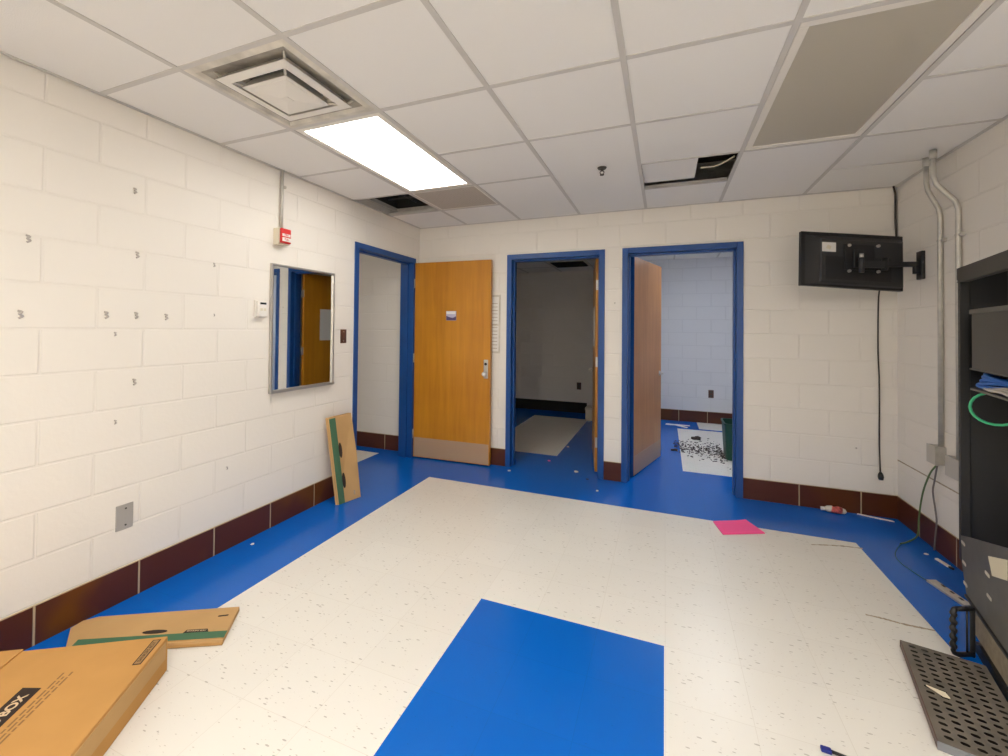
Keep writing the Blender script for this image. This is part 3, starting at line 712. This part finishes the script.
# slotted front panel low on the rack
bm = BM(); prism(bm, [(-.004, y, z) for y, z in ((.288, .43), (.275, .30), (.215, .185), (S0, .185), (S0, .60), (.20, .458))], (.004, 0, 0)); sp = build('slotted_panel', bm, 'greysteel', rk)
for (y, z) in ((.250, .407), (.238, .317), (.222, .225), (-.050, .397), (-.068, .31)):
    bm = BM(); prism(bm, [(-.0045, y+a*.026, z+b*.008) for a, b in ((-1, -.6), (-.7, -1), (.7, -1), (1, -.6), (1, .6), (.7, 1), (-.7, 1), (-1, .6))], (-.001, 0, 0)); build('slot', bm, 'dust', sp)
# equipment inside
bm = BM(); box(bm, .014, DP-.012, S0+.04, .200, 1.250, 1.512, bev=.004); q = thing('rack_unit', 'dark grey box unit on the upper rack level', 'equipment', (3.877, -1.672, 0), RZ)
build('case', bm, 'darkgrey', q)
bm = BM(); box(bm, .006, .03, S0+.04, .203, 1.508, 1.530, bev=.003); build('front_lip', bm, 'greysteel', q)
bm = BM(); box(bm, .012, DP-.012, S0+.036, .215, 1.150, 1.160, bev=.002); build('rack_shelf', bm, 'greysteel', rk)
bm = BM(); box(bm, .03, .25, S0+.036, S1-.04, 1.241, 1.249); build('rack_shelf', bm, 'greysteel', rk)
t = thing('cable_bundle', 'pale loose cable bundle on top of the dark grey unit', 'cable', (3.877, -1.672, 1.520), RZ)
bm = BM()
for k in range(4): tube(bm, spline([(.10+.01*k, -.24, .01), (.10, -.17+.01*k, .03+.006*k), (.11, -.11, .035-.004*k), (.14, -.06+.01*k, .012)], 5), .007, 7)
build('cable', bm, 'dust', t)
t = thing('patch_cable', 'coiled blue patch cables on the rack shelf', 'cable', (3.877, -1.672, 1.160), RZ)
for k in range(5):
    bm = BM(); pts = []
    for j in range(26):
        a = j/25*2*math.pi*1.15 + k*.7
        pts.append((.088-.21*math.sin(a)*.2*(1-.07*k)+.035*math.cos(a), .02+.205*math.sin(a)*(1-.07*k), .020+.010*k+.010*math.sin(2*a+k)))
    tube(bm, pts, .0075, 8); build('loop', bm, 'bluecable', t)
bm = BM()
for k in range(3): tube(bm, spline([(.02+.01*k, -.22, .008), (.02+.012*k, -.12, .016+.006*k), (.02+.01*k, 0, .010+.004*k), (.03+.01*k, .10, .007)], 5), .007, 7)
build('clear_sleeve', bm, 'clear', t)
t = thing('green_patch_cable', 'bright green patch cable hanging in a loop inside the rack', 'cable', (3.877, -1.672, 1.0), RZ)
bm = BM(); pts = []
for j in range(21):
    a = R(95 + 345*j/20); pts.append((.090+.077*math.cos(a), .200-.022*math.cos(a), .070+.074*math.sin(a)))
tube(bm, pts, .006, 10); build('loop', bm, 'greencable', t)
t = thing('paper_sheet', 'cream paper stuck on the grey slotted panel low on the rack', 'paper', (3.877, -1.672, 0), RZ)
bm = BM(); prism(bm, [(-.006, -.07, .482), (-.006, -.257, .547), (-.006, -.256, .467), (-.006, -.111, .418)], (-.002, 0, 0)); build('sheet', bm, 'creampaper', t)

# loose handle standing at the rack foot
HA, HB = Vector((-.106, -.045, 0)), Vector((-.034, .012, 0))     # outer grip and inner bar in plan
def hp(k, z): return HA*(1-k) + HB*k + Vector((0, 0, z))
pts = [hp(.16, .212), hp(.05, .209), hp(0, .198)]; rad = [.010, .010, .010]
for j in range(24):
    pts.append(hp(.03*math.sin(j*math.pi/2.5), .193 - j*(.160/23))); rad.append(.0105 + .0026*math.cos(j*math.pi/2.5))
pts += [hp(.05, .022), hp(.25, .013), hp(1, .012)]; rad += [.010, .010, .010]
bm = BM(); tube(bm, pts, .01, 10, radii=rad); hnd = tag(build('handle', bm, 'black', rk), 'black ribbed loop handle')
bm = BM(); tube(bm, [hp(1, .002), hp(1, .02), hp(1, .20), hp(1, .216)], .009, 10); tube(bm, [hp(.14, .212), hp(1, .208)], .010, 10); tube(bm, [hp(.72, .02), hp(.72, .2)], .004, 8); build('bracket', bm, 'black', hnd)

# perforated tray lying on the floor
t = thing('perforated_tray', 'grey perforated metal rack shelf lying on the floor', 'shelf', (3.877, -1.672, 0), RZ)
bm = BM(); e0, e1, s0, s1, zt = -.285, -.02, -.665, -.085, .028
def holed(bm, e0, e1, s0, s1, z, nc, nr):
    de, ds = (e1-e0)/nc, (s1-s0)/nr; cache = {}
    def vv(x, y):
        k = (round(x, 5), round(y, 5))
        if k not in cache: cache[k] = bm.verts.new((x, y, z))
        return cache[k]
    for i in range(nc):
        for j in range(nr):
            x0, y0 = e0+i*de, s0+j*ds; x1, y1 = x0+de, y0+ds; cx_, cy_ = (x0+x1)/2, (y0+y1)/2
            a, b = de*.30, ds*.22
            o = [vv(x0, y0), vv(x1, y0), vv(x1, y1), vv(x0, y1)]
            h = [bm.verts.new((cx_+p*a, cy_+q*b, z)) for p, q in ((-.6, -1), (.6, -1), (1, -.4), (1, .4), (.6, 1), (-.6, 1), (-1, .4), (-1, -.4))]
            for f in ((o[0], o[1], h[1], h[0]), (o[1], h[2], h[1]), (o[1], o[2], h[3], h[2]), (o[2], h[4], h[3]), (o[2], o[3], h[5], h[4]), (o[3], h[6], h[5]), (o[3], o[0], h[7], h[6]), (o[0], h[0], h[7])):
                bm.faces.new(f)
holed(bm, e0+.016, e1-.01, s0+.02, s1-.012, zt, 6, 17)
for (p, q, r, s) in ((e0+.002, e0+.016, s0, s1), (e1-.01, e1, s0, s1), (e0+.016, e1-.01, s0, s0+.02), (e0+.016, e1-.01, s1-.012, s1)): box(bm, p, q, r, s, zt-.0015, zt)
build('plate', bm, 'traym', t)
bm = BM(); box(bm, e0, e0+.003, s0, s1, 0, zt+.001, bev=.0008); build('side_lip', bm, 'maroon', t)
bm = BM(); box(bm, e0+.006, e1-.004, s0+.004, s1-.006, .001, .006); build('shade_sheet', bm, 'soot_shade', t)  # black sheet painted as the shade seen through the plate's holes
bm = BM(); box(bm, e0, e1, s0-.003, s0, 0, zt+.001, bev=.0008); build('end_lip', bm, 'bluegrey', t)
bm = BM(); box(bm, e0, e1, s1-.003, s1, 0, zt+.001, bev=.0008); build('end_lip', bm, 'traym', t)
t = thing('paper_scrap', 'torn pale scrap lying on the perforated tray', 'scrap', (3.575, -2.005, .0295), R(-35))
bm = BM(); prism(bm, [(-.038, .004, .001), (-.010, -.006, .002), (.014, -.016, .003), (.030, -.004, .001), (.014, .014, .003), (-.012, .008, .002)], (0, 0, .004)); build('scrap', bm, 'creampaper', t)
t = thing('rack_rail', 'pale slotted metal strip on the blue floor beside the rack', 'bracket', (4.03, -1.10, 0), R(8))
bm = BM(); prism(bm, [(-.034, .115, .001), (.016, .125, .001), (.03, -.10, .001), (-.014, -.115, .001)], (0, 0, .012)); build('strip', bm, 'galv', t)
for k in range(3):
    bm = BM(); box(bm, .006, .018, .05-.06*k, .075-.06*k, .0125, .0138); build('slot', bm, 'soot_shade', t)
t = thing('plastic_clip', 'small pinkish white clip on the blue floor by the right wall', 'scrap', (4.185, -.70, 0), R(10))
bm = BM(); prism(bm, [(-.008, -.05, .001), (.012, -.045, .001), (.008, .05, .001), (-.012, .045, .001)], (0, 0, .008)); build('clip', bm, 'paper', t)
bm = BM(); prism(bm, [(-.006, -.075, .001), (.006, -.075, .001), (.008, -.051, .001), (-.008, -.051, .001)], (0, 0, .010)); build('tip', bm, 'black', t)

# ---------------------------------------------------------------- things on the floor
t = thing('pink_folder', 'bright pink folded paper on the edge of the white floor', 'paper', (3.075, -.655, 0))
bm = BM(); prism(bm, [(-.15, .045, .002), (.083, .160, .002), (.17, -.024, .002), (-.107, -.156, .002)], (0, 0, .006)); build('sheet', bm, 'pink', t)
bm = BM(); prism(bm, [(-.098, .045, .009), (.078, .157, .011), (.165, -.022, .009), (-.103, -.150, .009)], (0, 0, .002)); build('sheet', bm, 'pink', t)
t = thing('crushed_bottle', 'crushed plastic bottle with red print lying by the back wall base', 'bottle', (3.84, -.062, 0), R(-2))
bm = BM(); tube(bm, [(-.075, 0, .026), (-.07, 0, .026), (-.055, 0, .027), (-.03, .002, .029), (-.015, 0, .024), (.01, 0, .029), (.035, .002, .025), (.055, 0, .022), (.065, 0, .02)], .026, 14, radii=[.012, .016, .024, .026, .023, .027, .024, .02, .008]); b_ = build('body', bm, 'clear', t)
bm = BM(); tube(bm, [(-.032, .002, .0295), (-.015, 0, .0245), (.01, 0, .0295), (.034, .002, .0255)], .027, 14, radii=[.0268, .0240, .0278, .0250]); build('label_wrap', bm, 'canred', b_)
bm = BM(); cyl(bm, (-.098, 0, .024), (-.074, 0, .0255), .015, 12); build('cap', bm, 'white', t)
bm = BM(); prism(bm, [(3.99, -.016, .002), (4.18, -.075, .002), (4.19, -.088, .002), (4.15, -.080, .002), (3.985, -.026, .002)], (0, 0, .006))
tag(build('white_strip', bm, 'paper'), 'thin white strip lying along the back wall base near the corner', 'scrap')
for (x, y, s, m, lab) in ((1.143, -.125, .017, 'paper', 'tiny white scrap on the blue floor left of the middle doorway'),
                       (1.429, .355, .018, 'pink', 'tiny pink scrap on the blue floor inside the middle doorway'),
                       (1.768, .111, .024, 'paper', 'white scrap on the blue floor at the middle door threshold'),
                       (1.908, -.06, .014, 'black', 'tiny dark crumb beside the middle door frame foot'),
                       (2.036, -.323, .014, 'cream', 'pale crumb on the blue floor below the middle door frame'),
                       (1.502, .989, .018, 'creampaper', 'pale crumb at the corner of the white patch in the middle room'),
                       (.095, -2.15, .012, 'paper', 'tiny white crumb on the blue border along the left wall'),
                       (4.15, -.60, .012, 'paper', 'tiny white crumb on the blue border in the right corner')):
    bm = BM(); k = 6; prism(bm, [(s*(.6+.5*random.random())*math.cos(2*math.pi*j/k), s*(.6+.5*random.random())*math.sin(2*math.pi*j/k), .001) for j in range(k)], (0, .002, s*.3))
    tag(build('floor_scrap', bm, m, loc=(x, y, 0)), lab, 'scrap', 'tiny scraps scattered on the blue floor')
t = thing('blue_pen', 'small dark blue pen on the white floor at the bottom edge', 'pen', (3.10, -2.415, 0), R(-3))
bm = BM(); box(bm, -.018, .012, -.009, .009, .001, .014, bev=.003); build('cap', bm, 'navy', t)
bm = BM(); cyl(bm, (.010, 0, .008), (.10, -.004, .006), .005, 10, .004); build('barrel', bm, 'black', t)
# scuffs: stains with a shape of their own, part of the floor tiles
for pts in ([(3.50, -.735, 0), (3.60, -.70, 0), (3.70, -.675, 0), (3.80, -.665, 0)], [(3.53, -1.482, 0), (3.60, -1.487, 0), (3.68, -1.50, 0), (3.79, -1.50, 0)]):
    bm = BM(); P = spline(pts, 4); n = len(P)
    for i in range(n-1):
        w = .007*(.4+random.random()); w2 = .007*(.4+random.random())
        prism(bm, [P[i]+Vector((0, -w, .0004)), P[i+1]+Vector((0, -w2, .0004)), P[i+1]+Vector((0, w2, .0004)), P[i]+Vector((0, w, .0004))], (0, 0, .0003))
    o = build('floor_scuff', bm, 'stain', bpy.data.objects['floor'])

# ---------------------------------------------------------------- cardboard
# flattened storage carton, nearest the viewer: local x along its right-hand edge, local y towards the wall
def carton_axes(): return R(-57.5)
t = thing('storage_carton', 'flat closed brown cardboard carton in the near left corner', 'carton', (.688, -3.022, 0), R(-58.5))
# local x runs from the far right corner towards the viewer, local y = away to the left is negative
hL, hW, hz = .80, .66, .139
bm = BM(); box(bm, 0, hL, -hW, 0, .001, hz, bev=.004); build('body', bm, 'card', t)
bm = BM(); box(bm, 0, hL, -hW-.004, -.506, hz-.0005, hz+.007, bev=.002); build('flap', bm, 'card', t)
bm = BM(); box(bm, .02, hL-.02, .0, .003, .06, .128, bev=.001); build('side_flap', bm, 'cardpale', t)
bm = BM(); box(bm, .018, .150, -.045, -.016, hz, hz+.0008); lab = build('brand_label', bm, 'ink', t)
bm = BM(); box(bm, .022, .146, -.041, -.020, hz+.0006, hz+.0012); build('label_panel', bm, 'prnmid', lab)
text_mesh('lettering', 'BANKERS BOX', .0175, 'ink', t, (.084, -.0305, hz+.0010), (0, 0, R(180)), ext=.0004, sx=.9)
bm = BM(); prism(bm, [(.203, -.352, hz), (.60, -.352, hz), (.62, -.32, hz), (.60, -.288, hz), (.214, -.288, hz)], (0, 0, .0008)); build('brand_label', bm, 'ink', t)
text_mesh('lettering', 'BANKERS BOX', .040, 'prnw', t, (.372, -.319, hz+.0010), (0, 0, R(180)), ext=.0004, sx=1.0, off=.0012)
bm = BM()
for r in range(3):
    x = .15 + .02*(r % 2)
    while x < .62:
        w = random.uniform(.012, .04); box(bm, x, x+w, -.268+.014*r, -.262+.014*r, hz, hz+.0005); x += w+.007
build('small_print', bm, 'inkpale', t)

# thin flattened carton lying behind it
t = thing('flat_carton', 'flattened pale cardboard sheet with green stripe lying on the floor', 'carton', (0, 0, 0))
zf = .022
P_ = [(.622, -2.650), (.763, -2.840), (.20, -3.135), (.05, -3.05), (.04, -3.00), (.075, -2.955)]
bm = BM(); prism(bm, [(x, y, .002) for x, y in P_], (0, 0, zf-.002)); build('sheet', bm, 'cardpale', t)
def along(u, v):   # u 0 right .. 1 left along the near edge, v 0 near edge .. 1 far edge
    a = Vector((.763, -2.840, zf)); b = Vector((.20, -3.135, zf)); c = Vector((.622, -2.650, zf)); d = Vector((.059, -2.945, zf))
    return (a*(1-u)+b*u)*(1-v)+(c*(1-u)+d*u)*v
up = Vector((0, 0, .0007))
bm = BM(); prism(bm, [along(.0, .06), along(.98, .06), along(.98, .26), along(.0, .26)], up); build('green_stripe', bm, 'green', t)
bm = BM(); prism(bm, [along(.13, .265), along(.30, .265), along(.285, .35), along(.145, .35)], up*1.2); lab = build('brand_label', bm, 'ink', t)
rz = math.atan2(.262, .535)
text_mesh('lettering', 'BANKERS BOX', .0125, 'prnw', t, along(.215, .305)+up*2, (0, 0, rz), ext=.0003)
bm = BM(); prism(bm, [along(.05, .72), along(.12, .70), along(.12, .74), along(.05, .76)], up); build('small_print', bm, 'ink', t)
def oval(u, v, a, b, n=14): return [along(u+a*math.cos(2*math.pi*k/n), v+b*math.sin(2*math.pi*k/n)) for k in range(n)]
bm = BM(); prism(bm, oval(.50, .35, .085, .055), up*1.3); build('hand_hole', bm, 'ink', t)
bm = BM(); prism(bm, [along(0, -.02)-Vector((0, 0, .02)), along(.5, -.02)-Vector((0, 0, .02)), along(.5, .05)-Vector((0, 0, .001)), along(0, .05)-Vector((0, 0, .001))], (0, 0, .004)); build('bottom_fold', bm, 'cardedge', t)

# folded carton leaning on the left wall
t = thing('leaning_carton', 'folded cardboard carton with green stripe leaning upright on the left wall', 'carton', (.187, -1.41, 0))
a0 = Vector((-.014, -.030, .002)); a1 = Vector((.036, .172, .002)); b0 = Vector((-.127, -.034, .683)); b1 = Vector((-.112, .215, .684))
nrm = (a1-a0).cross(b0-a0).normalized(); nrm = nrm if nrm.x > 0 else -nrm
th = Vector((-.024, -.012, .0))
bm = BM(); m_ = (a1+b1)/2 + Vector((.004, .006, 0)); prism(bm, [a0, a1, m_, b1, b0], th); build('panel', bm, 'cardpale', t)
def lp(u, v): return (a0*(1-u)+a1*u)*(1-v)+(b0*(1-u)+b1*u)*v
bm = BM(); prism(bm, [lp(.0, 0)+nrm*.0004, lp(.27, 0)+nrm*.0004, lp(.27, .985)+nrm*.0004, lp(.0, .985)+nrm*.0004], nrm*.0006); build('green_stripe', bm, 'green', t)
for v in (.25, .60):
    bm = BM(); prism(bm, [lp(.33+.075*math.cos(2*math.pi*k/16), v+.09*math.sin(2*math.pi*k/16))+nrm*.0012 for k in range(16)], nrm*.0006); build('hand_hole', bm, 'ink', t)
bm = BM(); prism(bm, [lp(.70, .05)+nrm*.0006, lp(.77, .05)+nrm*.0006, lp(.77, .10)+nrm*.0006, lp(.70, .10)+nrm*.0006], nrm*.0005); build('small_print', bm, 'stain', t)
bm = BM(); prism(bm, [a0+th*.35+Vector((0, -.0012, 0)), a0+th*.45+Vector((0, -.0012, 0)), b0+th*.45+Vector((0, -.0012, 0)), b0+th*.35+Vector((0, -.0012, 0))], (0, .0008, 0)); build('fold_line', bm, 'cardedge', t)

# ---------------------------------------------------------------- camera, world, view
f_, cx_, cy_ = 429.4935, 495.4429, 323.62
yaw, pit, rol = -.3753, -.0137, .01
fwd = Vector((math.sin(yaw)*math.cos(pit), math.cos(yaw)*math.cos(pit), -math.sin(pit)))
rt = Vector((math.cos(yaw), -math.sin(yaw), 0)); u_ = rt.cross(fwd)
r2 = math.cos(rol)*rt + math.sin(rol)*u_; u2 = -math.sin(rol)*rt + math.cos(rol)*u_
cam = bpy.data.cameras.new('camera'); co = bpy.data.objects.new('camera', cam); C.objects.link(co)
mw = Matrix((r2, u2, -fwd)).transposed().to_4x4(); mw.translation = Vector((2.5843, -4.1944, 1.4134)); co.matrix_world = mw
cam.sensor_fit = 'HORIZONTAL'; cam.sensor_width = 36; cam.lens = f_/1008*36
cam.shift_x = (504-cx_)/1008; cam.shift_y = -(378-cy_)/1008; cam.clip_start = .02
sc = bpy.context.scene; sc.camera = co
w = bpy.data.worlds.new('world'); sc.world = w; w.use_nodes = True
w.node_tree.nodes['Background'].inputs[0].default_value = (.8, .85, 1, 1); w.node_tree.nodes['Background'].inputs[1].default_value = .02
vs = sc.view_settings; vs.view_transform = 'Standard'; vs.look = 'None'; vs.gamma = 1; vs.use_curve_mapping = False; vs.exposure = .02
sc.cycles.use_denoising = True; sc.cycles.max_bounces = 12; sc.cycles.diffuse_bounces = 8
